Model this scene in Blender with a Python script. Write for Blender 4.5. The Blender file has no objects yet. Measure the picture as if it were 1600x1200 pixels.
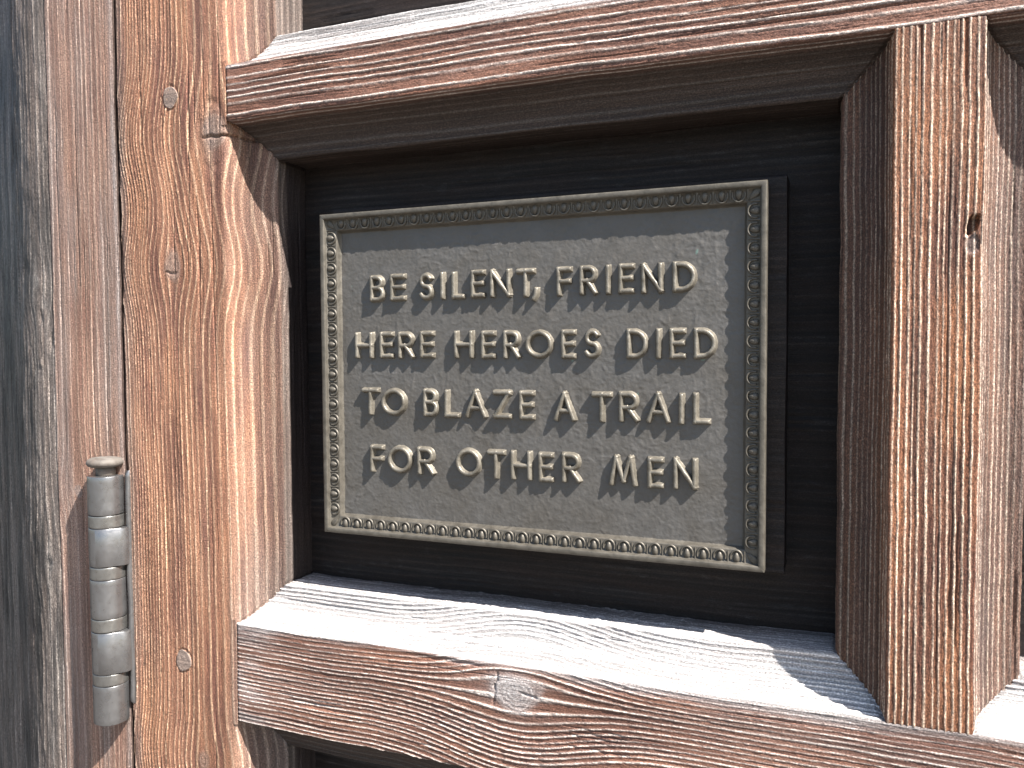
import bpy, math, random
import numpy as np
from mathutils import Matrix, Vector

random.seed(7)
rng = np.random.default_rng(11)
sc = bpy.context.scene
MM = 0.001
R = math.radians

# ------------------------------------------------------------------ camera
cam_d = bpy.data.cameras.new('camera')
cam = bpy.data.objects.new('camera', cam_d)
sc.collection.objects.link(cam)
cam_d.sensor_width = 36.0
cam_d.lens = 36.0 * 1270 / 1600
cam_d.clip_start = 0.01
cam_d.clip_end = 500
rt = Vector((0.92778977, 0.37306119, -0.00561123))
up = Vector((-0.01118639, 0.04284645, 0.99901904))
fw = Vector((-0.37293566, 0.92681688, -0.0439257))
m = Matrix.Identity(4)
for i in range(3):
    m[i][0], m[i][1], m[i][2] = rt[i], up[i], -fw[i]
m[0][3], m[1][3], m[2][3] = 0.0, -0.5, 0.0
cam.matrix_world = m
sc.camera = cam

# ------------------------------------------------------------------ sky, sun, exposure
SUN = Vector((2.5, -1.0, 3.05)).normalized()
elev = math.asin(SUN.z)
az = math.atan2(SUN.x, SUN.y)
world = bpy.data.worlds.new('World')
sc.world = world
world.use_nodes = True
wn = world.node_tree
sky = wn.nodes.new('ShaderNodeTexSky')
sky.sky_type = 'NISHITA'
sky.sun_disc = False
sky.sun_elevation = elev
sky.sun_rotation = az
bg = wn.nodes['Background']
bg.inputs[1].default_value = 0.072
wn.links.new(sky.outputs[0], bg.inputs[0])
sd = bpy.data.lights.new('sun', 'SUN')
sd.energy = 5.0
sd.angle = R(0.5)
sd.color = (1.0, 0.955, 0.90)
sun = bpy.data.objects.new('sun', sd)
sun.rotation_euler = SUN.to_track_quat('Z', 'Y').to_euler()
sun.location = (1, -1, 2)
sc.collection.objects.link(sun)
sc.view_settings.view_transform = 'Standard'
sc.view_settings.look = 'None'
sc.view_settings.gamma = 1.0
sc.view_settings.exposure = 1.5

# ------------------------------------------------------------------ helpers
def hash3(i, j, k):
    n = (i.astype(np.int64) * 374761393 + j.astype(np.int64) * 668265263 + k.astype(np.int64) * 2147483647 + 1013904223)
    n = (n ^ (n >> 13)) * 1274126177
    n = n & 0x7fffffff
    n = (n ^ (n >> 16)) & 0xffff
    return n.astype(np.float64) / 65535.0

def vnoise(x, y, z=0.0):
    x, y, z = np.broadcast_arrays(np.asarray(x, float), np.asarray(y, float), np.asarray(z, float))
    i, j, k = np.floor(x), np.floor(y), np.floor(z)
    fx, fy, fz = x - i, y - j, z - k
    fx = fx * fx * (3 - 2 * fx); fy = fy * fy * (3 - 2 * fy); fz = fz * fz * (3 - 2 * fz)
    r = 0
    for a in (0, 1):
        for b in (0, 1):
            for c in (0, 1):
                w = (fx if a else 1 - fx) * (fy if b else 1 - fy) * (fz if c else 1 - fz)
                r = r + w * hash3(i + a, j + b, k + c)
    return r * 2 - 1          # -1..1

def fbm(x, y, z=0.0, o=3):
    r, a, s = 0, 1.0, 1.0
    for q in range(o):
        r = r + a * vnoise(x * s, y * s, np.asarray(z) * s + 17.3 * q)
        a *= 0.5; s *= 2.03
    return r / 1.75

def sstep(a, b, x):
    t = np.clip((x - a) / (b - a), 0, 1)
    return t * t * (3 - 2 * t)

def put(o, parent=None, label=None, cat=None, group=None, kind=None):
    sc.collection.objects.link(o)
    if parent is not None:
        o.parent = parent
        o.matrix_parent_inverse = parent.matrix_world.inverted()
    if label: o['label'] = label
    if cat: o['category'] = cat
    if group: o['group'] = group
    if kind: o['kind'] = kind
    return o

def empty(name, loc, label, cat):
    o = bpy.data.objects.new(name, None)
    o.empty_display_size = 0.05
    o.location = loc
    put(o, None, label, cat)
    o.matrix_world = Matrix.Translation(loc)
    bpy.context.view_layer.update()
    return o

class Acc:
    """collects vertex grids (mm), faces and grain attributes of ONE mesh"""
    def __init__(s):
        s.v, s.f, s.a, s.n = [], [], {'ring': [], 'grey': [], 'dark': [], 'guv': []}, 0
    def grid(s, P, ring=None, grey=None, dark=None, guv=None, flip=False, mask=None):
        nu, nv = P.shape[:2]
        idx = np.arange(nu * nv).reshape(nu, nv) + s.n
        q = np.stack([idx[:-1, :-1], idx[1:, :-1], idx[1:, 1:], idx[:-1, 1:]], -1)
        if mask is not None:
            q = q[mask]
        q = q.reshape(-1, 4)
        if flip: q = q[:, ::-1]
        s.v.append(P.reshape(-1, 3)); s.f.append(q); s.n += nu * nv
        z = np.zeros((nu, nv))
        for k, d in (('ring', ring), ('grey', grey), ('dark', dark)):
            s.a[k].append(np.broadcast_to(z if d is None else d, (nu, nv)).ravel())
        s.a['guv'].append(np.zeros((nu * nv, 3)) if guv is None else guv.reshape(-1, 3))
    def quads(s, V, F):
        V = np.asarray(V, float); F = np.asarray(F)
        s.v.append(V); s.f.append(F + s.n); s.n += len(V)
        for k in ('ring', 'grey', 'dark'): s.a[k].append(np.zeros(len(V)))
        s.a['guv'].append(V.copy())
    def box(s, x0, x1, y0, y1, z0, z1):
        V = [(x, y, z) for x in (x0, x1) for y in (y0, y1) for z in (z0, z1)]
        F = [(0, 1, 3, 2), (4, 6, 7, 5), (0, 4, 5, 1), (2, 3, 7, 6), (0, 2, 6, 4), (1, 5, 7, 3)]
        s.quads(V, F)
    def mesh(s, name, smooth=True, attrs=True):
        V = np.concatenate(s.v) * MM
        F = np.concatenate(s.f)
        me = bpy.data.meshes.new(name)
        me.vertices.add(len(V)); me.vertices.foreach_set('co', V.ravel())
        me.loops.add(F.size); me.loops.foreach_set('vertex_index', F.ravel().astype(np.int32))
        me.polygons.add(len(F))
        me.polygons.foreach_set('loop_start', (np.arange(len(F)) * 4).astype(np.int32))
        me.polygons.foreach_set('loop_total', np.full(len(F), 4, np.int32))
        me.polygons.foreach_set('use_smooth', np.full(len(F), smooth))
        if attrs:
            for k in ('ring', 'grey', 'dark'):
                at = me.attributes.new(k, 'FLOAT', 'POINT'); at.data.foreach_set('value', np.concatenate(s.a[k]).astype(np.float32))
            at = me.attributes.new('guv', 'FLOAT_VECTOR', 'POINT'); at.data.foreach_set('vector', np.concatenate(s.a['guv']).astype(np.float32).ravel())
        me.update(calc_edges=True); me.validate()
        return me
    def obj(s, name, mat, parent, smooth=True, **k):
        me = s.mesh(name, smooth)
        me.materials.append(mat)
        return put(bpy.data.objects.new(name, me), parent, **k)

# ------------------------------------------------------------------ materials
def nd(nt, t, **k):
    n = nt.nodes.new(t)
    for a, b in k.items(): setattr(n, a, b)
    return n

def mixc(nt, f, a, b, mode='MIX'):
    n = nd(nt, 'ShaderNodeMix', data_type='RGBA', blend_type=mode)
    for s, v in ((0, f), (6, a), (7, b)):
        if hasattr(v, 'links'): nt.links.new(v, n.inputs[s])
        else: n.inputs[s].default_value = (*v, 1) if isinstance(v, tuple) else v
    return n.outputs[2]

def math_(nt, op, a, b=0.0, clamp=False):
    n = nd(nt, 'ShaderNodeMath', operation=op, use_clamp=clamp)
    for s, v in ((0, a), (1, b)):
        if hasattr(v, 'links'): nt.links.new(v, n.inputs[s])
        else: n.inputs[s].default_value = v
    return n.outputs[0]

def ramp(nt, f, stops):
    n = nd(nt, 'ShaderNodeValToRGB')
    el = n.color_ramp.elements
    while len(el) < len(stops): el.new(0.5)
    for e, (p, c) in zip(el, stops):
        e.position = p; e.color = (c, c, c, 1) if not isinstance(c, tuple) else (*c, 1)
    nt.links.new(f, n.inputs[0])
    return n.outputs[0]

def noise(nt, vec, scale, detail=3.0, rough=0.55, dist=0.0):
    n = nd(nt, 'ShaderNodeTexNoise')
    nt.links.new(vec, n.inputs['Vector'])
    n.inputs['Scale'].default_value = scale; n.inputs['Detail'].default_value = detail
    n.inputs['Roughness'].default_value = rough; n.inputs['Distortion'].default_value = dist
    return n.outputs['Fac']

def scaled(nt, vec, s):
    n = nd(nt, 'ShaderNodeVectorMath', operation='MULTIPLY')
    nt.links.new(vec, n.inputs[0]); n.inputs[1].default_value = s
    return n.outputs[0]

def wood_mat(name, early, early2, late, silver, dark, speck=0.5, bump=0.35, spec=0.35, rough=0.62):
    m = bpy.data.materials.new(name); m.use_nodes = True
    nt = m.node_tree; b = nt.nodes['Principled BSDF']
    at = lambda k: nd(nt, 'ShaderNodeAttribute', attribute_name=k)
    guv = at('guv').outputs['Vector']
    ring, grey, dk = at('ring').outputs['Fac'], at('grey').outputs['Fac'], at('dark').outputs['Fac']
    blot = noise(nt, scaled(nt, guv, (0.012, 0.06, 1)), 1.0, 3)
    fib = noise(nt, scaled(nt, guv, (0.10, 1.6, 1)), 1.0, 4, 0.6)
    fib2 = noise(nt, scaled(nt, guv, (0.30, 3.2, 1)), 1.0, 3, 0.6)
    spk = noise(nt, scaled(nt, guv, (0.9, 1.5, 1)), 1.0, 2, 0.6)
    col = mixc(nt, ramp(nt, blot, [(0.35, 0.0), (0.65, 1.0)]), early, early2)
    col = mixc(nt, math_(nt, 'POWER', ring, 1.5), col, late)
    # weathering to silver: strongest on ridges and along fibres
    g = math_(nt, 'ADD', grey, math_(nt, 'MULTIPLY', math_(nt, 'SUBTRACT', fib, 0.5), 0.7))
    g = math_(nt, 'ADD', g, math_(nt, 'MULTIPLY', math_(nt, 'SUBTRACT', blot, 0.5), 0.5), True)
    g = math_(nt, 'MULTIPLY', g, ramp(nt, grey, [(0.0, 0.15), (0.25, 1.0)]))
    sil = mixc(nt, ring, tuple(c * 0.52 for c in silver), tuple(c * 1.12 for c in silver))
    col = mixc(nt, g, col, sil)
    col = mixc(nt, dk, col, dark)
    band = noise(nt, scaled(nt, guv, (0.004, 0.11, 1)), 1.0, 4, 0.65)
    col = mixc(nt, 1.0, col, ramp(nt, band, [(0.30, 0.62), (0.48, 0.98), (0.70, 1.32)]), 'MULTIPLY')
    v = ramp(nt, fib2, [(0.25, 0.58), (0.5, 1.0), (0.78, 1.3)])
    col = mixc(nt, 1.0, col, v, 'MULTIPLY')
    v2 = ramp(nt, spk, [(0.36, 0.40), (0.46, 0.95), (0.55, 1.0), (0.63, 2.0)])
    col = mixc(nt, speck, col, mixc(nt, 1.0, col, v2, 'MULTIPLY'))
    crk = noise(nt, scaled(nt, guv, (0.009, 2.3, 1)), 1.0, 3, 0.6)
    col = mixc(nt, 1.0, col, ramp(nt, crk, [(0.33, 0.42), (0.42, 1.0)]), 'MULTIPLY')
    nt.links.new(col, b.inputs['Base Color'])
    b.inputs['Roughness'].default_value = rough
    b.inputs['Specular IOR Level'].default_value = spec
    h = math_(nt, 'ADD', math_(nt, 'MULTIPLY', fib2, 0.6), math_(nt, 'MULTIPLY', spk, 0.8))
    h = math_(nt, 'ADD', h, math_(nt, 'MULTIPLY', fib, 0.5))
    bp = nd(nt, 'ShaderNodeBump'); bp.inputs['Strength'].default_value = bump; bp.inputs['Distance'].default_value = 0.0006
    nt.links.new(h, bp.inputs['Height']); nt.links.new(bp.outputs[0], b.inputs['Normal'])
    return m

W_STILE = wood_mat('stile_wood', (0.168, 0.076, 0.052), (0.320, 0.155, 0.088), (0.48, 0.30, 0.19), (0.30, 0.255, 0.225), (0.040, 0.030, 0.028), speck=1.0, bump=0.7)
W_RAIL = wood_mat('rail_wood', (0.125, 0.060, 0.043), (0.205, 0.095, 0.060), (0.58, 0.50, 0.44), (0.64, 0.615, 0.60), (0.036, 0.027, 0.022), speck=0.7, bump=0.5)
W_MUNTIN = wood_mat('muntin_wood', (0.110, 0.047, 0.031), (0.255, 0.106, 0.050), (0.66, 0.51, 0.38), (0.23, 0.205, 0.195), (0.034, 0.023, 0.019), speck=0.8, bump=0.5)
W_JAMB = wood_mat('jamb_wood', (0.20, 0.110, 0.080), (0.29, 0.175, 0.125), (0.34, 0.225, 0.165), (0.34, 0.315, 0.30), (0.03, 0.025, 0.025), speck=0.9, bump=0.5)
W_CASE = wood_mat('casing_wood', (0.165, 0.120, 0.098), (0.115, 0.090, 0.078), (0.22, 0.175, 0.145), (0.275, 0.245, 0.22), (0.02, 0.02, 0.02), speck=0.9, bump=0.5)
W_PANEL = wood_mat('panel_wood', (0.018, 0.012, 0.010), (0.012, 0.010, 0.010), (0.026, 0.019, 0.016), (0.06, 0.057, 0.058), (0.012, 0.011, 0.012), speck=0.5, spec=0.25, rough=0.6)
W_DOWEL = wood_mat('dowel_wood', (0.27, 0.17, 0.125), (0.24, 0.16, 0.12), (0.29, 0.20, 0.15), (0.30, 0.25, 0.22), (0.05, 0.03, 0.02), speck=0.8)

def metal_mat(name, base, light, metallic, rough, scale=0.25, bump=0.25, bdist=0.0004, spots=None, mott=0.25):
    m = bpy.data.materials.new(name); m.use_nodes = True
    nt = m.node_tree; b = nt.nodes['Principled BSDF']
    tc = nd(nt, 'ShaderNodeTexCoord').outputs['Object']
    n1 = noise(nt, tc, 28, 4, 0.6, 0.3)
    n2 = noise(nt, tc, 420, 3, 0.6)
    n3 = noise(nt, tc, 150, 4, 0.65, 0.5)
    col = mixc(nt, ramp(nt, n1, [(0.35, 0.0), (0.65, 1.0)]), base, light)
    col = mixc(nt, 1.0, col, ramp(nt, n3, [(0.3, 1 - mott), (0.5, 1.0), (0.72, 1 + 0.8 * mott)]), 'MULTIPLY')
    if spots:
        col = mixc(nt, ramp(nt, noise(nt, tc, spots[1], 3, 0.6), [(spots[2], 0.0), (spots[2] + 0.05, 1.0)]), col, spots[0])
    nt.links.new(col, b.inputs['Base Color'])
    b.inputs['Metallic'].default_value = metallic
    r = ramp(nt, n3, [(0.3, max(0.0, rough - 0.12)), (0.7, min(1.0, rough + 0.12))])
    nt.links.new(r, b.inputs['Roughness'])
    h = math_(nt, 'ADD', math_(nt, 'MULTIPLY', n2, 0.6), n3)
    bp = nd(nt, 'ShaderNodeBump'); bp.inputs['Strength'].default_value = bump; bp.inputs['Distance'].default_value = bdist
    nt.links.new(h, bp.inputs['Height']); nt.links.new(bp.outputs[0], b.inputs['Normal'])
    return m

M_PLATE = metal_mat('plate_bronze', (0.117, 0.107, 0.094), (0.130, 0.123, 0.114), 0.4, 0.52, bump=0.8, mott=0.12, spots=((0.18, 0.28, 0.24), 60, 0.735))
M_FRAME = metal_mat('frame_bronze', (0.098, 0.087, 0.070), (0.128, 0.115, 0.094), 0.4, 0.52, bump=0.5)
M_LETTER = metal_mat('letter_bronze', (0.170, 0.152, 0.122), (0.24, 0.216, 0.175), 0.45, 0.46, bump=1.0)
M_STEEL = metal_mat('hinge_steel', (0.215, 0.212, 0.212), (0.25, 0.247, 0.247), 0.8, 0.34, bump=0.15, mott=0.06, spots=((0.36, 0.18, 0.11), 26, 0.665))
M_RING = metal_mat('hinge_ring_metal', (0.225, 0.22, 0.21), (0.28, 0.272, 0.255), 0.8, 0.36, bump=0.25, mott=0.12)
M_RUST = metal_mat('pin_rust', (0.13, 0.10, 0.08), (0.20, 0.185, 0.165), 0.3, 0.75, bump=0.6)

# ------------------------------------------------------------------ wood grain
def warp(P):
    """slight unevenness of old timber, the same for every board (mm)"""
    x, y, z = P[..., 0], P[..., 1], P[..., 2]
    Q = P.copy()
    Q[..., 0] += 0.55 * vnoise(z / 55.0, x / 90.0, 3.1) + 0.25 * vnoise(z / 14.0, x / 60.0, 7.7)
    Q[..., 2] += 0.75 * vnoise(x / 60.0, z / 90.0, 9.2) + 0.28 * vnoise(x / 15.0, z / 60.0, 4.4)
    Q[..., 1] += 0.5 * vnoise(x / 70.0, z / 70.0, 1.2)
    return Q

def make_grain(seed, per, amp, knots=(), wander=2.5, pers=None, ampf=None):
    """ring field of one board: returns f(u,v) -> height 0..1, amplitude mm, knot mask"""
    def f(u, v):
        w = v + wander * vnoise(u / 170.0, v / 60.0, seed) + 0.22 * wander * vnoise(u / 38.0, v / 20.0, seed + 5) + 0.10 * vnoise(u / 5.0, v / 3.0, seed + 9)
        kn = np.zeros_like(w); kr = np.zeros_like(w)
        for (u0, v0, a, b, A, rc) in knots:
            du, dv = u - u0, v - v0
            w = w - A * np.exp(-(du / a) ** 2) * np.tanh(dv / b)
            r = np.sqrt((du / 1.35) ** 2 + dv ** 2) * (1 + 0.22 * vnoise(u / 9.0, v / 9.0, seed + 21))
            mk = 1 - sstep(rc * 0.75, rc * 1.25, r)
            kn = np.maximum(kn, mk); kr = np.where(mk > 0, r, kr)
        p = pers(w) if pers else w / per
        p = p + 0.45 * vnoise(p * 0.45, 0.5, seed + 31) + 0.2 * vnoise(u / 400.0, p * 0.8, seed + 3)
        i = np.floor(p); t = p - i
        ra = 0.55 + 0.9 * hash3(i, i * 0 + seed, i * 0 + 3)
        wd = 0.12 + 0.10 * hash3(i, i * 0 + seed, i * 0 + 8)
        h = sstep(0.62 - wd, 0.62 + wd, t) * (1 - sstep(0.80, 0.97, t))
        h = h * np.clip(ra, 0, 1.25) * np.clip(1 + 0.32 * vnoise(u / 3.5, v / 1.6, seed + 60) + 0.25 * vnoise(u / 1.4, v / 0.9, seed + 61), 0.2, 1.4)
        hk = 0.5 + 0.35 * np.sin(kr * 2.1 + 0.8 * vnoise(u / 6.0, v / 6.0, seed + 40))
        h = h * (1 - kn) + hk * kn * 0.55
        am = amp * (0.75 + 0.45 * vnoise(u / 70.0, v / 25.0, seed + 13)) * (1 - 0.55 * kn)
        if ampf: am = am * ampf(u, v)
        return np.clip(h, 0, 1.3), am, kn
    return f

OV = 3.0
ROUND, COVE_R, COVE_D, PANEL_D = 1.4, 25.0, 26.0, 62.0

def cove_path(wa, s, step=0.5, r=COVE_R, rnd=0.0):
    """rounded arris, hollow cove, inner arris, wall down to the panel: (w, d, nw, nd, inset)"""
    pts = []
    q = max(rnd, ROUND)
    for ph in np.radians(np.linspace(0, 90, 22) if rnd else np.linspace(45, 90, 4)):
        pts.append((-q + q * math.sin(ph), q - q * math.cos(ph), math.sin(ph), -math.cos(ph)))
    n = int(r * 1.57 / step)
    for th in np.linspace(math.asin(q / COVE_D) + 0.02, math.pi / 2 - 0.02, n):
        pts.append((r * (1 - math.cos(th)), COVE_D * math.sin(th), math.cos(th), -math.sin(th)))
    for ph in np.radians(np.linspace(10, 90, 5)):
        pts.append((r + ROUND * math.sin(ph), COVE_D + ROUND - ROUND * math.cos(ph), math.sin(ph), -math.cos(ph)))
    for d in np.linspace(COVE_D + ROUND + 1, PANEL_D + 3, 36):
        pts.append((r + ROUND, d, 1.0, 0.0))
    a = np.array(pts)
    ins = a[:, 0].copy()
    seg = np.r_[0, np.cumsum(np.hypot(np.diff(a[:, 0]), np.diff(a[:, 1])))]
    v = wa + s * (seg - (rnd if rnd else 0.4))
    a[:, 0] = wa + s * a[:, 0]; a[:, 2] *= s
    return a, v, ins

def front_path(w0, w1, step=0.5, r0=True, r1=True):
    pts = []
    if r0:
        for ph in np.radians(np.linspace(45, 0, 4)):
            pts.append((w0 + ROUND - ROUND * math.sin(ph), ROUND - ROUND * math.cos(ph), -math.sin(ph), -math.cos(ph)))
    a0 = w0 + (ROUND if r0 else 0); a1 = w1 - (ROUND if r1 else 0)
    for w in np.linspace(a0, a1, int((a1 - a0) / step) + 1)[(1 if r0 else 0):]:
        pts.append((w, 0, 0, -1))
    if r1:
        for ph in np.radians(np.linspace(15, 45, 3)):
            pts.append((w1 - ROUND + ROUND * math.sin(ph), ROUND - ROUND * math.cos(ph), math.sin(ph), -math.cos(ph)))
    a = np.array(pts)
    return a, a[:, 0].copy(), np.zeros(len(a))

def strip(acc, vertical, path, u0, u1, grain, seed, greyf, darkf, ustep=0.95, joint=(True, True), flip=False, extra=None, ridge=1.0, jo=0.0):
    """sweep a cross-section path along the grain and carve the grain relief into it"""
    a, v, ins = path
    nv = len(a)
    U0 = u0(ins) if callable(u0) else np.full(nv, float(u0))
    U1 = u1(ins) if callable(u1) else np.full(nv, float(u1))
    nu = max(3, int(np.max(U1 - U0) / ustep) + 1)
    t = np.linspace(0, 1, nu)[:, None]
    u = U0[None] * (1 - t) + U1[None] * t
    vv = np.broadcast_to(v[None], u.shape)
    h, am, kn = grain(u, vv)
    disp = am * ridge * (h - 0.55)
    fine = 0.13 * vnoise(u / 1.1, vv / 0.7, seed + 50) + 0.14 * vnoise(u / 9.0, vv / 0.65, seed + 51) - 0.30 * sstep(0.62, 0.9, vnoise(u / 60.0, vv / 0.8, seed + 52)) - 0.9 * sstep(0.72, 0.86, vnoise(u / 110.0 + 3.3, vv / 1.3, seed + 77))
    disp = disp + fine * ridge
    if joint[0]: disp = disp - 0.9 * (1 - sstep(0.2, 1.6, u - U0[None] - jo))
    if joint[1]: disp = disp - 0.9 * (1 - sstep(0.2, 1.6, U1[None] - u - jo))
    grey = np.broadcast_to(greyf(u, vv, a[None, :, 1], ins[None]), u.shape).copy()
    dark = np.broadcast_to(darkf(u, vv, a[None, :, 1], ins[None]), u.shape).copy()
    if extra is not None:
        e = extra(u, np.broadcast_to(a[None, :, 0], u.shape), np.broadcast_to(a[None, :, 1], u.shape))
        disp = disp + e[0]; grey = np.clip(grey + e[1], 0, 1); dark = np.clip(dark + e[2], 0, 1)
    grey = np.clip(grey + 0.30 * kn, 0, 1)
    w = a[None, :, 0] + disp * a[None, :, 2]
    d = a[None, :, 1] + disp * a[None, :, 3]
    P = np.stack([w, d, u], -1) if vertical else np.stack([u, d, w], -1)
    guv = np.stack([u, vv, np.full_like(u, seed * 7.3)], -1)
    acc.grid(warp(P), np.clip(h, 0, 1), grey, dark, guv, flip=flip)

ZERO = lambda u, v, d, i: 0 * u
# door layout on its front plane (mm)
XL, XR, MX1 = -434.0, 26.0, 71.0            # stile arris, muntin arrises
ZT, ZB = 174.0, -213.5                      # opening with the plaque
ZT2, ZB2 = 216.5, -291.5                    # far arrises of the rails
XS0 = -544.0                                # hinge edge of the stile
XEND, ZTOP, ZBOT = 300.0, 450.0, -560.0

door = empty('door', (-0.2, 0.03, ZBOT * MM), 'weathered brown wooden panel door with coved frame around the recessed plaque', 'door')

# ---- stile
g_stile = make_grain(3, 4.2, 0.54, wander=1.2, knots=[(66, -491, 34, 11, 9.5, 8.5), (168, -446, 40, 13, 11.0, 11.0), (-330, -470, 30, 10, 6, 6)],
                     pers=lambda w: np.where(w < -505, (w + 505) / 3.3, np.where(w < -470, (w + 505) / 4.6, 35 / 4.6 + (w + 470) / 7.5)), ampf=lambda u, v: 1.05 - 0.55 * sstep(-490, -468, v))
def stile_extra(u, w, d):
    # drying crack running out of the upper knot, plus small checks
    cz = 164.0 - 0.03 * (w + 448) + 1.3 * vnoise(w / 6.0, 0.3, 8)
    on = sstep(-461, -452, w) * (1 - sstep(-412, -404, w))
    e = -3.6 * np.exp(-((u - cz) / 0.85) ** 2) * on
    c2 = 61.5 + 1.0 * vnoise(w / 4.0, 0.7, 5)
    e += -1.4 * np.exp(-((u - c2) / 0.7) ** 2) * sstep(-499, -496, w) * (1 - sstep(-488, -485, w))
    for (dz, dx, rx_, rz_) in ((198.0, -488.5, 7.4, 8.8), (-251.0, -488.4, 7.8, 9.0)):
        e += -0.9 * np.exp(-((np.sqrt(((w - dx) / rx_) ** 2 + ((u - dz) / rz_) ** 2) - 1.03) / 0.09) ** 2) * (0.75 + 0.5 * vnoise(u / 4, w / 4, 7))
    # hollow, lumpy bark pocket round the knot
    rr = np.sqrt(((u - 166) / 26) ** 2 + ((w + 449) / 13) ** 2)
    e += -0.9 * np.exp(-((rr - 0.95) / 0.16) ** 2) * (0.6 + 0.6 * vnoise(u / 7, w / 5, 3))
    g = 0.35 * np.exp(-rr ** 2 * 1.2)
    return e, g, 0 * u
def stile_grey(u, v, d, i):
    edge = 0.30 * sstep(8, 24, i) + 0.18 * sstep(-450, -425, v) * (1 - sstep(8, 24, i)) + 0.5 * sstep(COVE_D - 1, COVE_D + 4, d)
    foot = 0.35 * (1 - sstep(-215, -120, u)) * sstep(-452, -425, v)
    left = 0.45 * (1 - sstep(-543, -530, v))
    n = 0.22 * fbm(u / 60.0, v / 14.0, 2.2)
    return np.clip(0.06 + edge + foot + left + n, 0, 0.95)
def stile_shade(u, v, d, i):  # painted shade: cove and inner wall darkened, less so in the upper opening
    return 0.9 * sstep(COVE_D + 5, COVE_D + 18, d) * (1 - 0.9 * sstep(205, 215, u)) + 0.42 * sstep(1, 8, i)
A = Acc()
SR = 7.0
strip(A, True, front_path(XS0, XL - SR, r1=False), ZBOT, ZTOP, g_stile, 3, stile_grey, ZERO, joint=(False, False), extra=stile_extra)
cv = cove_path(XL, 1, rnd=SR)
for z0, z1 in ((ZB2 - 2.5, ZB + 2.5), (ZT - 2.5, ZT2 + 2.5)):
    strip(A, True, front_path(XL - SR, XL, r0=False), z0, z1, g_stile, 3, stile_grey, ZERO, joint=(False, False), extra=stile_extra)
for z0, z1, s0, s1 in ((ZB, ZT, 1, 1), (ZT2, ZTOP, 1, 0), (ZBOT, ZB2, 0, 1)):
    strip(A, True, cv, (lambda i, z0=z0, s0=s0: z0 + s0 * (i - OV)), (lambda i, z1=z1, s1=s1: z1 - s1 * (i - OV)), g_stile, 3, stile_grey, stile_shade, extra=stile_extra, jo=OV)
side = np.array([(XS0, d, -1.0, 0.0) for d in np.linspace(ROUND * 0.3, 60, 30)])
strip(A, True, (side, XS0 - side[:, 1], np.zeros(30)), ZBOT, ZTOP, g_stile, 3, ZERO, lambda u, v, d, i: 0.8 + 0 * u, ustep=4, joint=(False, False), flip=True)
A.box(XS0 + 3, XL - 6, 7, 60, ZBOT, ZTOP)
A.obj('stile', W_STILE, door)

# ---- rails
def rail(name, z_lo, z_hi, grain, seed, gf, front_grey, opens_lo, opens_hi, extra=None, under_dark=0.92, ridge_cove=1.15):
    A = Acc()
    strip(A, False, front_path(z_lo, z_hi), XL - 0.6, XEND, grain, seed, front_grey, ZERO, flip=True, joint=(True, False), extra=extra)
    spans = ((XL, XR, 1, 1), (MX1, XEND, 1, 0))
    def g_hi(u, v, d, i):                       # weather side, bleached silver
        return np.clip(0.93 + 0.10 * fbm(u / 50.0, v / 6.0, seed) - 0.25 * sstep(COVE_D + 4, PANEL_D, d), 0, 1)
    def d_hi(u, v, d, i):  # shade painted in: wall darkens toward the panel
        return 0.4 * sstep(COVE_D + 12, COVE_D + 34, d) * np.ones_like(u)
    def d_lo(u, v, d, i):                       # lower cove, darker from the arris inward
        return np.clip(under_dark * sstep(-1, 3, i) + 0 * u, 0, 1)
    for (x0, x1, a, b) in spans:
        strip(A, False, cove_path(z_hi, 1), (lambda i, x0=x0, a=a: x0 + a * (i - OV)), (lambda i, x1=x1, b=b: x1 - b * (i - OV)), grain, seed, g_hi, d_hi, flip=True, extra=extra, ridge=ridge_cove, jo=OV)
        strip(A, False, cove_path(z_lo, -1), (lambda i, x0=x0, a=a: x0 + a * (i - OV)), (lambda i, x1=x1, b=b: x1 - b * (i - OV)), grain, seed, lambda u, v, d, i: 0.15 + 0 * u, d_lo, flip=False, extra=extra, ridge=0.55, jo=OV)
    A.box(XL - 4, XEND, 4, 60, z_lo + 3, z_hi - 3)
    return A.obj(name, W_RAIL, door)

g_up = make_grain(14, 5.3, 0.60, wander=2.4)
rail('rail', ZT, ZT2, g_up, 14, None, lambda u, v, d, i: 0.03 + 0.10 * fbm(u / 70.0, v / 8.0, 4.0) + 0.45 * sstep(ZT2 - 5, ZT2 + 1, v + 2 * vnoise(u / 25.0, 0.4, 3)), True, True)
g_lo = make_grain(23, 3.35, 0.66, wander=2.2, knots=[(-200, -233, 62, 19, 15.5, 12.5)])
def lo_extra(u, w, d):
    cx = -215.0 + 1.6 * vnoise(w / 4.5, 0.2, 4) + 0.16 * (w + 232)
    e = -1.6 * np.exp(-((u - cx) / (0.6 + 0.4 * vnoise(w / 2.0, 0.5, 9))) ** 2) * sstep(-246, -240, w) * (1 - sstep(-222, -219, w))
    e += -1.2 * np.exp(-((w + 233 + 0.2 * (u + 190)) / 0.8) ** 2) * sstep(-198, -194, u) * (1 - sstep(-186, -183, u))
    e += -0.5 * np.exp(-(((u + 203) / 30) ** 2 + ((w + 216) / 9) ** 2)) * (d < 8)
    rr = np.sqrt(((u + 203) / 20) ** 2 + ((w + 231) / 15) ** 2)
    return e, 0.35 * np.exp(-rr ** 2), 0 * u
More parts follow.
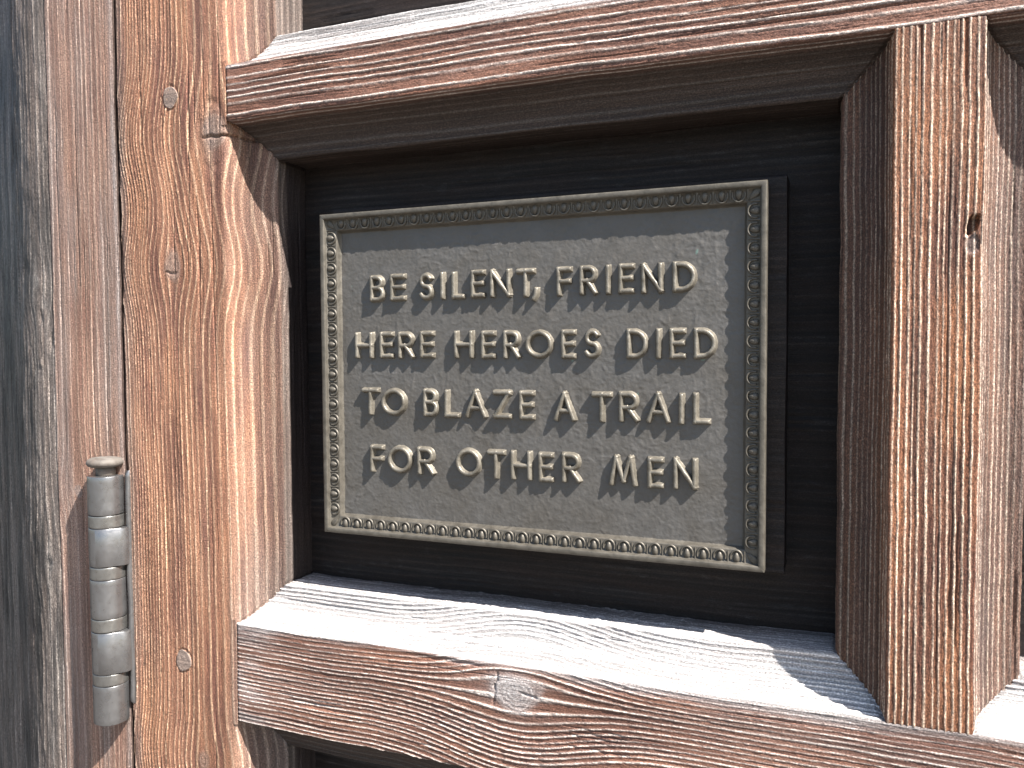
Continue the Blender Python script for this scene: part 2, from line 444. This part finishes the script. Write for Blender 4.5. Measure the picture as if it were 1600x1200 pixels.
rail('rail', ZB2, ZB, g_lo, 23, None, lambda u, v, d, i: 0.06 + 0.15 * fbm(u / 60.0, v / 8.0, 6.0) + 0.6 * sstep(ZB - 8, ZB + 1, v + 4 * vnoise(u / 30.0, 0.4, 3)) + 0.25 * (1 - sstep(XL, XL + 60, u)) * (0.5 + vnoise(u / 20, v / 9, 2)), True, True, extra=lo_extra)

# ---- muntin
g_mu = make_grain(31, 3.6, 0.48, wander=1.2)
def mu_extra(u, w, d):
    rr = np.sqrt(((u - 65 - 0.5 * (w - 66)) / 4.8) ** 2 + ((w - 65.8) / 3.4) ** 2) * (1 + 0.35 * vnoise(u / 3.0, w / 3.0, 4))
    e = -6.0 * (1 - sstep(0.72, 1.12, rr))
    r2 = np.sqrt(((u - 55) / 6.0) ** 2 + ((w - 66.0) / 3.8) ** 2)
    e += -0.8 * (1 - sstep(0.6, 1.1, r2)) * (rr > 1.0)
    return e, 0.5 * (1 - sstep(0.6, 1.3, r2)), 0.5 * (1 - sstep(0.6, 0.9, rr))
A = Acc()
mu_grey = lambda u, v, d, i: 0.05 + 0.10 * fbm(u / 60.0, v / 8.0, 1.0)
for z0, z1, s0, s1 in ((ZB, ZT, 1, 1), (ZT2, ZTOP, 1, 0), (ZBOT, ZB2, 0, 1)):
    strip(A, True, front_path(XR, MX1), z0 - 2.5 * s0, z1 + 2.5 * s1, g_mu, 31, mu_grey, ZERO, joint=(True, True), extra=mu_extra)
    lims = ((lambda i, z0=z0, s0=s0: z0 + s0 * (i - OV)), (lambda i, z1=z1, s1=s1: z1 - s1 * (i - OV)))
    strip(A, True, cove_path(XR, -1), *lims, g_mu, 31, lambda u, v, d, i: 0.10 + 0.1 * fbm(u / 60.0, v / 8.0, 1.5), lambda u, v, d, i: 0.66 * sstep(-1, 4, i) + 0.25 * sstep(COVE_D + 3, COVE_D + 14, d) + 0 * u, flip=True, extra=mu_extra, jo=OV)  # unlit cove: its shade is painted as darker colour
    strip(A, True, cove_path(MX1, 1), *lims, g_mu, 31, lambda u, v, d, i: 0.42 + 0.3 * fbm(u / 40.0, v / 5.0, 2.5), lambda u, v, d, i: 0.28 + 0.6 * sstep(COVE_D + 3, COVE_D + 14, d) + 0 * u, extra=mu_extra, jo=OV)  # cove and wall colour darkened to deepen their shade
A.box(XR + 3, MX1 - 3, 12, 60, ZBOT, ZTOP)
A.obj('muntin', W_MUNTIN, door)

# ---- recessed panels
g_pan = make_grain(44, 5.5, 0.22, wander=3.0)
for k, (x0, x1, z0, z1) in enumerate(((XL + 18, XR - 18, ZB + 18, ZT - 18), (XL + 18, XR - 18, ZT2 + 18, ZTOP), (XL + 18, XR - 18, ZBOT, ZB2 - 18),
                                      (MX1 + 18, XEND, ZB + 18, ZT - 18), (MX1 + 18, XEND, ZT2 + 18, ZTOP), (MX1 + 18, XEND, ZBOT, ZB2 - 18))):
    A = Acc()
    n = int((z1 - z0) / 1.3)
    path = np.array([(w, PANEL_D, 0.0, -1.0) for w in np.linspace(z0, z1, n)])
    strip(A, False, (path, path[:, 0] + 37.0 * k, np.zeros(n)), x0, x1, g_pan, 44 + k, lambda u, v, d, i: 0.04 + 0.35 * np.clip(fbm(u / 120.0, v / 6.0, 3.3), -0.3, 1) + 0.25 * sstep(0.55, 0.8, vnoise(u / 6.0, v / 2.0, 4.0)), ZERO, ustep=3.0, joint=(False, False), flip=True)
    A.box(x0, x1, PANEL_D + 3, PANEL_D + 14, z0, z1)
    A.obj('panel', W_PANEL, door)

# ---- wooden block the plaque is fixed on
A = Acc()
bx0, bx1, bz0, bz1, by = -362.0, -31.0, -143.0, 107.0, 33.0
pts = [(bz0, PANEL_D, -1, 0), (bz0, by + 1.2, -1, 0), (bz0 + 0.4, by + 0.4, -.7, -.7), (bz0 + 1.2, by, 0, -1)]
pts += [(w, by, 0, -1) for w in np.linspace(bz0 + 2.5, bz1 - 2.5, 150)]
pts += [(bz1 - 1.2, by, 0, -1), (bz1 - 0.4, by + 0.4, .7, -.7), (bz1, by + 1.2, 1, 0), (bz1, PANEL_D, 1, 0)]
pa = np.array(pts, float)
strip(A, False, (pa, pa[:, 0], np.zeros(len(pa))), bx0, bx1, make_grain(51, 4.5, 0.25), 51, lambda u, v, d, i: 0.12 + 0 * u, ZERO, ustep=3.0, joint=(False, False), flip=True)
for xx, fl in ((bx0, False), (bx1, True)):
    P = np.array([[(xx, y, z) for z in (bz0 + 0.6, bz1 - 0.6)] for y in (by + 0.6, PANEL_D)], float)
    A.grid(P, guv=P.copy(), flip=fl)
A.obj('backing_block', W_PANEL, door)

# ---- dowel plugs in the stile
for (cx, cz, rx, rz, sd_) in ((-488.5, 198.0, 7.0, 8.4, 1), (-488.4, -251.0, 7.4, 8.6, 2)):
    nr, na = 14, 48
    rr_ = np.concatenate([np.linspace(0, 0.93, nr - 3), [0.98, 1.0, 1.0]])[:, None]
    th = np.linspace(0, 2 * np.pi, na + 1)[None]
    wob = 1 + 0.05 * np.sin(th * 3 + sd_) + 0.03 * np.sin(th * 5 + 2 * sd_)
    X = cx + rx * rr_ * wob * np.cos(th); Z = cz + rz * rr_ * wob * np.sin(th)
    Y = np.broadcast_to((-0.35 - 0.35 * rr_ * 0), X.shape).copy()
    Y += 0.18 * vnoise(X / 1.6, Z / 1.6, sd_) + 0.05 * np.sin(np.hypot(X - cx - 5, Z - cz + 3) * 4.2 + vnoise(X / 3, Z / 3, 4))
    Y[-2] += 0.35; Y[-1] = 3.0
    A = Acc()
    P = np.stack([X, Y, Z], -1)
    A.grid(warp(P), guv=np.stack([X, Z, 0 * X + 90 * sd_], -1), grey=0.55 * np.ones_like(X), ring=0.4 * np.ones_like(X), flip=False)
    A.obj('dowel', W_DOWEL, door)

# ------------------------------------------------------------------ unseen paving, added to bounce light onto the door
A = Acc()
A.quads([(-12000, 60, -1300), (12000, 60, -1300), (12000, -24000, -1300), (-12000, -24000, -1300)], [(0, 1, 2, 3)][0:1])
M_BOUNCE = bpy.data.materials.new('bounce_paving'); M_BOUNCE.use_nodes = True
_nt = M_BOUNCE.node_tree; _tc = nd(_nt, 'ShaderNodeTexCoord').outputs['Object']
_nt.links.new(mixc(_nt, noise(_nt, _tc, 3.0, 5), (0.085, 0.075, 0.065), (0.13, 0.115, 0.10)), _nt.nodes['Principled BSDF'].inputs['Base Color'])
_nt.nodes['Principled BSDF'].inputs['Roughness'].default_value = 0.85
A.obj('bounce_pavement', M_BOUNCE, None, kind='structure')

# ------------------------------------------------------------------ door frame (jamb and rounded casing)
frame_e = empty('door_frame', (-0.6, 0.03, ZBOT * MM), 'greyed timber door frame standing left of the hinge', 'door frame')
JX1, JX0 = -547.0, -624.0
g_j = make_grain(63, 6.2, 0.26, wander=2.5, knots=[(-120, -600, 30, 8, 5, 4)])
A = Acc()
jg = lambda u, v, d, i: np.clip(0.18 + 0.35 * fbm(u / 80.0, v / 12.0, 7.0) + 0.4 * sstep(-556, -548, v) + 0.25 * (1 - sstep(-622, -600, v)), 0, 1)
strip(A, True, front_path(JX0, JX1), ZBOT, ZTOP, g_j, 63, jg, ZERO, joint=(False, False))
side = np.array([(JX1, d, 1.0, 0.0) for d in np.linspace(ROUND * 0.3, 60, 20)])
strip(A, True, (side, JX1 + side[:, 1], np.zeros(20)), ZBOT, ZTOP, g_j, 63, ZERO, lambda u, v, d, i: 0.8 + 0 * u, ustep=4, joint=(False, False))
A.box(JX0 + 2, JX1 - 3, 4, 70, ZBOT, ZTOP)
A.box(JX1 - 4, XS0 + 20, 62, 72, ZBOT, ZTOP)
A.obj('jamb', W_JAMB, frame_e)
A = Acc()
g_c = make_grain(71, 6.0, 0.40, wander=4.0, knots=[(-185, -640, 40, 10, 7, 6), (60, -646, 26, 8, 5, 4), (40, -634, 20, 6, 3, 3)])
pts = []
for t in np.linspace(0, 1, 330):
    x = -624.2 - 220 * t
    q = max(0.0, -630 - x)
    y = 0.6 + (0.0045 * q * q if q < 55 else 0.0045 * 55 * 55 + 0.495 * (q - 55)) + 1.6 * math.exp(-((x + 623.5) / 1.8) ** 2)
    pts.append((x, y, 0, 0))
pa = np.array(pts); tx_ = np.gradient(pa[:, 0]); ty_ = np.gradient(pa[:, 1]); L = np.hypot(tx_, ty_)
pa[:, 2] = ty_ / L * -1; pa[:, 3] = tx_ / L
pa = pa[::-1].copy()
cg = lambda u, v, d, i: np.clip(0.55 + 0.5 * fbm(u / 70.0, v / 10.0, 5.0), 0, 1)
def c_extra(u, w, d):
    e = 0 * u
    for (z, x, a, b, dp) in ((8, -628, 9, 2.0, -2.2), (30, -640, 5, 2.4, -1.6), (-186, -640, 5, 4, -1.5), (-10, -641, 3, 1.6, 1.2)):
        e = e + dp * np.exp(-((u - z) / a) ** 2 - ((w - x) / b) ** 2)
    e = e + 0.5 * vnoise(u / 14.0, w / 5.0, 6)
    return e, 0 * u, np.clip(0.12 + 0.8 * fbm(u / 60.0, w / 11.0, 12) + 0.35 * (1 - sstep(-660, -640, w)), 0, 0.85)
strip(A, True, (pa, pa[:, 0], np.zeros(len(pa))), ZBOT, ZTOP, g_c, 71, cg, ZERO, joint=(False, False), extra=c_extra)
A.box(-830, JX0 + 4, 118, 130, ZBOT, ZTOP)
A.quads([(-830, 118, ZBOT), (-626, 8, ZBOT), (-626, 8, ZTOP), (-830, 118, ZTOP)], [(0, 1, 2, 3)])
A.obj('casing', W_CASE, frame_e)

# ------------------------------------------------------------------ hinge
hx, hy, HR = -560.0, -7.0, 14.0
hinge = empty('door_hinge', (hx * MM, hy * MM, -0.308), 'dull grey steel barrel hinge with capped pin between jamb and stile', 'hinge')
def lathe(acc, prof, cx, cy, n=56, sq=None, seed=0):
    th = np.linspace(0, 2 * np.pi, n + 1)[None]
    r = np.array([p[0] for p in prof])[:, None]; z = np.array([p[1] for p in prof])[:, None]
    wob = 1 + 0.003 * vnoise(np.cos(th) * 1.5 + seed, np.sin(th) * 1.5, z / 9.0)
    X = cx + r * wob * np.cos(th); Y = cy + r * wob * np.sin(th); Z = z + 0 * th
    if seed: Z = Z + 0.25 * vnoise(np.cos(th) * 1.2, np.sin(th) * 1.2, seed * 3.3)
    acc.grid(np.stack([X, Y, Z], -1), flip=True)
def barrel(z0, z1, r, e=0.4, nz=8):
    zs = np.linspace(z0 + e, z1 - e, nz)
    return [(0, z0), (r - 2.5, z0), (r - e, z0), (r - 0.3 * e, z0 + 0.3 * e)] + [(r, z) for z in zs] + [(r - 0.3 * e, z1 - 0.3 * e), (r - e, z1), (r - 2.5, z1), (0, z1)]
zmap = lambda py: -102.5 - (py - 745) * 0.5215
segs = [(745, 805.5, 'k', 0), (806.5, 825.5, 'r', 0), (826.5, 886.5, 'k', 1), (887.5, 907, 'r', 0), (908, 969, 'k', 0), (970, 990, 'r', 0), (991, 1057, 'k', 1), (1058, 1075.5, 'r', 0), (1076.5, 1138, 'k', 0)]
for q, (a, b, t, tab) in enumerate(segs):
    A = Acc()
    z1, z0 = zmap(a), zmap(b)
    lathe(A, barrel(z0, z1, HR if t == 'k' else HR - 0.1), hx, hy, seed=q + 1)
    if tab:                                           # knuckle wrap running into the door leaf
        prof = []
        for a_ in np.radians(np.linspace(8, 56, 10)):
            rr_ = HR + 0.28 * min(1.0, math.degrees(a_) / 25.0 - 0.3)
            prof.append((hx + rr_ * math.sin(a_), hy - rr_ * math.cos(a_)))
        for q_ in np.linspace(0.25, 1, 4):
            prof.append((hx + 11.8 + 6.0 * q_, hy - 8.0 + 7.6 * q_))
        prof += [(XS0 + 2.3, 1.5), (XS0 + 2.4, 5.0)]
        n = len(prof)
        Z = [z0 + 0.3, z0 + 0.9, z1 - 0.9, z1 - 0.3]
        P = np.array([[(x, y + (0.5 if zi in (0, 3) else 0), Z[zi]) for zi in range(4)] for x, y in prof])
        A.grid(P)
        for zi, fl in ((0, True), (3, False)):
            Pb = np.array([[P[i, zi], (P[i, zi][0], 8.0, Z[zi])] for i in range(n)])
            A.grid(Pb, flip=fl)
    o = A.obj('knuckle' if t == 'k' else 'spacer_ring', M_STEEL if t == 'k' else M_RING, hinge)
A = Acc()
zc = zmap(738)
lathe(A, [(0, zc + 4), (7.4, zc + 4), (7.4, zmap(745) - 1), (0, zmap(745) - 1)][::-1], hx, hy, 36, seed=30)
cap0, cap1 = zmap(731), zmap(717)
lathe(A, [(0, cap0), (11.5, cap0), (13.2, cap0 + 1.0), (14.2, cap0 + 2.4), (14.3, cap0 + 4.0), (13.6, cap1 - 1.6), (12.0, cap1 - 0.5), (8.0, cap1), (0, cap1 + 0.3)], hx, hy, 56, seed=33)
A.obj('pin', M_RUST, hinge)
A = Acc()                                             # leaf let into the edge of the stile
zs = np.concatenate([[zmap(1112)], np.linspace(zmap(1108), zmap(742), 60), [zmap(738)]])
prof = [(XS0 - 1.6, 12, 0), (XS0 - 1.4, -1.0, 0), (XS0 - 0.8, -1.9, 0), (XS0 + 0.6, -2.3, 0), (XS0 + 2.0, -2.0, 0), (XS0 + 2.7, -1.2, 0), (XS0 + 2.9, 6, 0)]
P = np.array([[(x + 0.25 * math.sin(z / 23.0), y + (1.4 if k in (0, len(zs) - 1) else 0) + 0.3 * math.sin(z / 9.0), z) for k, z in enumerate(zs)] for x, y, _ in prof])
A.grid(P)
A.obj('leaf', M_STEEL, hinge)

# ------------------------------------------------------------------ plaque
px0, px1, pz0, pz1 = -365.5, -41.5, -140.0, 101.5
FY, LIP, FLD, BACK = 20.0, 20.0, 28.4, 34.0     # depths: frame face, lip, field, back
plaque = empty('plaque', ((px0 + px1) / 2 * MM, 0.033, pz0 * MM), 'cast bronze memorial plaque with raised inscription and egg and dart border', 'plaque')

# plate with creased, leathery surface
A = Acc()
xs = np.arange(px0 + 8, px1 - 7.5, 0.8); zs = np.arange(pz0 + 8, pz1 - 7.5, 0.8)
X, Z = np.meshgrid(xs, zs, indexing='ij')
wx = X + 3 * vnoise(X / 14, Z / 14, 1); wz = Z + 3 * vnoise(X / 14, Z / 14, 2)
cre = 1 - np.abs(vnoise(wx / 7.5, wz / 6.0, 3.0)); cre2 = 1 - np.abs(vnoise(wx / 3.6, wz / 3.0, 6.0))
msk = 0.45 + 0.55 * sstep(-0.3, 0.4, vnoise(X / 45, Z / 35, 8.0))
cre3 = 1 - np.abs(vnoise(wx / 2.0, wz / 1.7, 9.0))
Y = FLD + 0.12 * vnoise(X / 25, Z / 25, 4.0) - msk * (0.22 * cre ** 9 + 0.19 * cre2 ** 7) - 0.10 * cre3 ** 4 - 0.07 * vnoise(X / 1.3, Z / 1.3, 5)
A.grid(np.stack([X, Y, Z], -1), guv=np.stack([X, Z, Y], -1))
A.box(px0 + 1, px1 - 1, FLD + 1.0, BACK, pz0 + 1, pz1 - 1)
A.obj('plate', M_PLATE, plaque)

# mitred border: lip, hollow for the eggs, inner bead and slope
prof = [(0.0, BACK), (0.0, LIP + 0.8), (0.25, LIP + 0.25), (0.8, LIP), (3.0, LIP), (3.6, LIP + 0.3), (3.9, LIP + 1.6), (4.6, LIP + 3.6), (7.5, LIP + 3.6),
        (10.2, LIP + 4.1), (11.2, LIP + 4.3), (11.9, LIP + 4.2), (12.4, LIP + 4.8), (12.9, LIP + 6.4), (13.6, FLD - 0.4), (14.8, FLD + 0.5)]
A = Acc()
pi = np.array([p[0] for p in prof]); pd = np.array([p[1] for p in prof])
for sidek in range(4):
    n = 160
    t = np.linspace(0, 1, n)[:, None]
    if sidek in (0, 1):
        a0, a1 = px0 + pi[None], px1 - pi[None]
    else:
        a0, a1 = pz0 + pi[None], pz1 - pi[None]
    u = a0 * (1 - t) + a1 * t
    dep = np.broadcast_to(pd[None], u.shape) + 0.12 * vnoise(u / 6.0, pi[None] / 3.0, sidek * 5 + 1.0)
    if sidek == 0: P = np.stack([u, dep, np.broadcast_to(pz1 - pi[None], u.shape)], -1); fl = False
    if sidek == 1: P = np.stack([u, dep, np.broadcast_to(pz0 + pi[None], u.shape)], -1); fl = True
    if sidek == 2: P = np.stack([np.broadcast_to(px0 + pi[None], u.shape), dep, u], -1); fl = False
    if sidek == 3: P = np.stack([np.broadcast_to(px1 - pi[None], u.shape), dep, u], -1); fl = True
    A.grid(P, flip=not fl)
border = A.obj('border', M_FRAME, plaque)

# one egg with its shell and dart; local x along the border, z towards the plaque centre, y depth
def egg_mesh():
    A = Acc()
    th = np.linspace(0, 2 * np.pi, 19)[None]
    ph = np.linspace(0.02, np.pi / 2 + 0.25, 8)[:, None]
    rx = 2.25 - 0.55 * np.sin(th) * 0.9
    X = np.sin(ph) * np.cos(th) * rx; Zz = np.sin(ph) * np.sin(th) * 3.3 - 0.3; Yy = -np.cos(ph) * 2.6 + 0.5 + 0 * th
    A.grid(np.stack([X, Yy, Zz], -1))
    # shell: half ring round the inner end of the egg
    al = np.linspace(-0.35, np.pi + 0.35, 17)[:, None]; be = np.linspace(0, 2 * np.pi, 7)[None]
    rad = 3.75 + 0.62 * np.cos(be)
    X = rad * np.cos(al) * 1.0; Zz = rad * np.sin(al) * 1.05 - 0.2; Yy = -0.95 * np.sin(be) - 0.35 + 0.9 * (np.sin(al) > 2) + 0 * al
    A.grid(np.stack([X, Yy, Zz], -1))
    # dart between this egg and the next
    for sgn in (1,):
        zz = np.linspace(-3.4, 3.8, 8)[:, None]; be = np.linspace(0, 2 * np.pi, 7)[None]
        rad = np.clip(0.95 - 0.10 * (zz + 3.4), 0.15, 1)
        X = 5.15 * sgn + rad * np.cos(be); Yy = -0.25 - 0.95 * rad * np.sin(be); Zz = zz + 0 * be
        A.grid(np.stack([X, Yy, Zz], -1))
    me = A.mesh('egg', True, False)
    me.materials.append(M_FRAME)
    return me
EGG = egg_mesh()
def place(name, me, parent, M):
    o = bpy.data.objects.new(name, me)
    sc.collection.objects.link(o)
    o.parent = parent
    o.matrix_parent_inverse = parent.matrix_world.inverted()
    o.matrix_world = M
    return o
S = Matrix.Scale(MM, 4)
def egg_row(p0, p1, inward, n):
    p0, p1 = Vector(p0), Vector(p1)
    dirv = (p1 - p0).normalized()
    pitch = (p1 - p0).length / n
    out = Vector((0, 1, 0))
    for k in range(n):
        c = p0 + dirv * (k + 0.5) * pitch
        jx = random.uniform(0.95, 1.05)
        M = Matrix.Identity(4)
        for i in range(3):
            M[i][0] = dirv[i] * pitch / 10.3 * jx; M[i][1] = out[i] * random.uniform(0.92, 1.08); M[i][2] = inward[i] * random.uniform(1.04, 1.14)
            M[i][3] = c[i] * MM
        place('egg', EGG, border, M)
ey = LIP + 3.9
C = 7.6
egg_row((px0 + 12, ey, pz1 - C), (px1 - 12, ey, pz1 - C), Vector((0, 0, -1)), 29)
egg_row((px0 + 12, ey, pz0 + C), (px1 - 12, ey, pz0 + C), Vector((0, 0, 1)), 29)
egg_row((px0 + C, ey, pz0 + 12), (px0 + C, ey, pz1 - 12), Vector((1, 0, 0)), 19)
egg_row((px1 - C, ey, pz0 + 12), (px1 - C, ey, pz1 - 12), Vector((-1, 0, 0)), 19)
def leaf_mesh():
    A = Acc()
    t = np.linspace(0, 1, 10)[:, None]; be = np.linspace(0, 2 * np.pi, 13)[None]
    w = 2.6 * np.sin(np.clip(t * 1.05 + 0.08, 0, 1) * np.pi) ** 0.7 * (1.15 - 0.5 * t) + 0.12
    X = w * np.cos(be); Z = -4.5 + 10.5 * t + 0 * be; Y = 0.3 - 1.9 * np.sin(np.pi * np.clip(t * 0.9 + 0.1, 0, 1)) * np.maximum(np.sin(be), -0.4) * (1 - 0.35 * np.exp(-(np.cos(be) / 0.2) ** 2))
    A.grid(np.stack([X, Y, Z], -1), flip=True)
    me = A.mesh('corner_leaf', True, False); me.materials.append(M_FRAME)
    return me
LEAF = leaf_mesh()
for sx, sz in ((1, 1), (1, -1), (-1, 1), (-1, -1)):
    cx = px0 + 7.2 if sx > 0 else px1 - 7.2; cz = pz0 + 7.2 if sz > 0 else pz1 - 7.2
    zv = Vector((sx, 0, sz)).normalized(); yv = Vector((0, 1, 0)); xv = yv.cross(zv)
    M = Matrix.Identity(4)
    for i in range(3):
        M[i][0] = xv[i]; M[i][1] = yv[i]; M[i][2] = zv[i]; M[i][3] = (cx, ey - 0.2, cz)[i] * MM
    place('corner_leaf', LEAF, border, M)

# raised letters: strokes swept with a rounded, drafted section
def arc(cx, cz, rx, rz, a0, a1, n=14):
    return [(cx + rx * math.cos(R(a)), cz + rz * math.sin(R(a))) for a in np.linspace(a0, a1, n)]
GL = {
 'A': [[(0, 0), (.5, 1)], [(.5, 1), (1, 0)], [(.2, .33), (.8, .33)]],
 'B': [[(0, 0), (0, 1)], [(0, 1)] + arc(.45, .765, .45, .235, 90, -90) + [(0, .53)], [(0, .53)] + arc(.52, .265, .48, .265, 90, -90) + [(0, 0)]],
 'D': [[(0, 0), (0, 1)], [(0, 1)] + arc(.30, .5, .70, .5, 90, -90, 20) + [(0, 0)]],
 'E': [[(0, 0), (0, 1)], [(0, 1), (1, 1)], [(0, .52), (.92, .52)], [(0, 0), (1, 0)]],
 'F': [[(0, 0), (0, 1)], [(0, 1), (1, 1)], [(0, .50), (.92, .50)]],
 'H': [[(0, 0), (0, 1)], [(1, 0), (1, 1)], [(0, .5), (1, .5)]],
 'I': [[(0, 0), (0, 1)]],
 'L': [[(0, 0), (0, 1)], [(0, 0), (1, 0)]],
 'M': [[(0, 0), (.20, 1)], [(.20, 1), (.52, .12)], [(.52, .12), (.82, 1)], [(.82, 1), (1, 0)]],
 'N': [[(0, 0), (0, 1)], [(0, 1), (1, 0)], [(1, 0), (1, 1)]],
 'O': [arc(.5, .5, .5, .5, 90, 450, 33)],
 'R': [[(0, 0), (0, 1)], [(0, 1)] + arc(.52, .74, .44, .26, 90, -90) + [(0, .48)], [(.42, .48), (1, 0)]],
 'S': [arc(.5, .755, .43, .245, 30, 270, 14)[:-1] + arc(.5, .255, .5, .255, 90, -150, 16)],
 'T': [[(0, 1), (1, 1)], [(.5, 0), (.5, 1)]],
 'Z': [[(0, 1), (1, 1)], [(1, 1), (0, 0)], [(0, 0), (1, 0)]],
 ',': [[(.75, 1), (.65, .45), (.1, 0)]],
}
SEC = [(-2.55, -0.6), (-2.2, 0.25), (-1.75, 1.2), (-1.4, 2.7), (-1.12, 3.6), (-.62, 4.05), (.62, 4.05), (1.12, 3.6), (1.4, 2.7), (1.75, 1.2), (2.2, .25), (2.55, -.6)]
HW = 1.5
def stroke(acc, pts, hs, closed=False):
    p = np.array(pts, float)
    # drop doubled points and subdivide long segments
    q = [p[0]]
    for a in p[1:]:
        L = np.hypot(*(a - q[-1]))
        if L < 1e-3: continue
        n = max(1, int(L / 1.6)); b = q[-1]
        for k in range(1, n + 1): q.append(b + (a - b) * k / n)
    p = np.array(q)
    if closed: p = p[:-1]
    n = len(p)
    tan = np.roll(p, -1, 0) - np.roll(p, 1, 0) if closed else np.gradient(p, axis=0)
    tan /= np.hypot(tan[:, 0], tan[:, 1])[:, None] + 1e-9
    nor = np.stack([-tan[:, 1], tan[:, 0]], -1)
    sec = np.array(SEC)
    rings = []
    hh = hs + 0.09 * vnoise(p[:, 0] / 3.0, p[:, 1] / 3.0, 2.0)
    for k in range(n):
        off = sec[:, 0] * (1 + 0.05 * math.sin(p[k, 0] * 1.7 + p[k, 1] * 2.3)); hgt = sec[:, 1] * np.where(sec[:, 1] > 0, hh[k], 1)
        rings.append(np.stack([p[k, 0] + nor[k, 0] * off, -hgt, p[k, 1] + nor[k, 1] * off], -1))
    if closed:
        rings.append(rings[0])
    else:
        def cap(k, s):
            out = []
            for (ext, hf, wf) in ((1.05, .985, .97), (1.4, .86, .93), (1.7, .5, .92), (2.0, 0.0, .95)):
                off = sec[:, 0] * wf; hgt = np.minimum(sec[:, 1], 4.05 * hf) * np.where(sec[:, 1] > 0, hh[k], 1)
                c = p[k] + tan[k] * s * ext
                out.append(np.stack([c[0] + nor[k, 0] * off, -hgt, c[1] + nor[k, 1] * off], -1))
            return out
        rings = cap(0, -1)[::-1] + rings + cap(n - 1, 1)
    acc.grid(np.array(rings), flip=False)
LINES = [
 (54.6, 35.6, [("B", -324.2, -312.2), ("E", -307.2, -294.8), ("S", -283.2, -271.7), ("I", -266.3, -262.0), ("L", -256.9, -247.1), ("E", -241.9, -231.5), ("N", -227.1, -211.7), ("T", -207.2, -193.8), (",", -196.2, -190.6), ("F", -177.9, -167.3), ("R", -161.9, -149.8), ("I", -144.1, -140.4), ("E", -135.2, -125.0), ("N", -119.9, -105.8), ("D", -99.6, -84.7)]),
 (12.2, -6.8, [("H", -337.7, -322.4), ("E", -316.6, -305.5), ("R", -300.9, -287.9), ("E", -282.8, -271.7), ("H", -255.3, -240.4), ("E", -234.3, -223.7), ("R", -217.4, -205.0), ("O", -200.7, -181.1), ("E", -174.8, -164.9), ("S", -158.9, -147.8), ("D", -129.7, -115.7), ("I", -110.6, -107.0), ("E", -101.3, -91.2), ("D", -85.9, -71.8)]),
 (-29.6, -49.2, [("T", -332.5, -318.1), ("O", -315.9, -295.3), ("B", -280.5, -268.7), ("L", -263.4, -251.7), ("A", -247.1, -230.4), ("Z", -225.3, -211.8), ("E", -205.6, -194.7), ("A", -180.3, -164.8), ("T", -153.4, -139.7), ("R", -134.8, -121.5), ("A", -116.4, -101.0), ("I", -95.5, -92.0), ("L", -86.3, -75.5)]),
 (-71.8, -91.6, [("F", -325.9, -314.8), ("O", -311.0, -291.0), ("R", -285.9, -272.1), ("O", -254.6, -235.0), ("T", -230.1, -217.0), ("H", -212.1, -196.8), ("E", -191.4, -181.0), ("R", -174.6, -161.4), ("M", -141.5, -122.7), ("E", -115.5, -105.2), ("N", -98.8, -83.7)]),
]
for (zt, zb, row) in LINES:
    for ch, x0, x1 in row:
        A = Acc()
        b0, b1 = zb + HW, zt - HW
        if ch == ',': b0, b1 = zb - 2.4 + 0.8, zb + 4.0
        jz = random.uniform(-0.35, 0.35); rot = random.uniform(-0.012, 0.012)
        w = max(0.01, (x1 - HW) - (x0 + HW))
        for k, st in enumerate(GL[ch]):
            pts = []
            for (a, b) in st:
                x = x0 + HW + a * w if ch != 'I' else (x0 + x1) / 2
                z = b0 + b * (b1 - b0) + jz
                pts.append((x + rot * (z - zb), z))
            stroke(A, pts, 1.0 - 0.022 * k + (0.0 if ch != ',' else -0.1), closed=(ch == 'O'))
        me = A.mesh('letter', True, False)
        me.materials.append(M_LETTER)
        o = bpy.data.objects.new('letter', me)
        sc.collection.objects.link(o)
        o.parent = plaque
        o.matrix_parent_inverse = plaque.matrix_world.inverted()
        o.matrix_world = Matrix.Translation((0, FLD * MM, 0)) @ Matrix.Diagonal((1.0035, 1, 1.0035, 1))
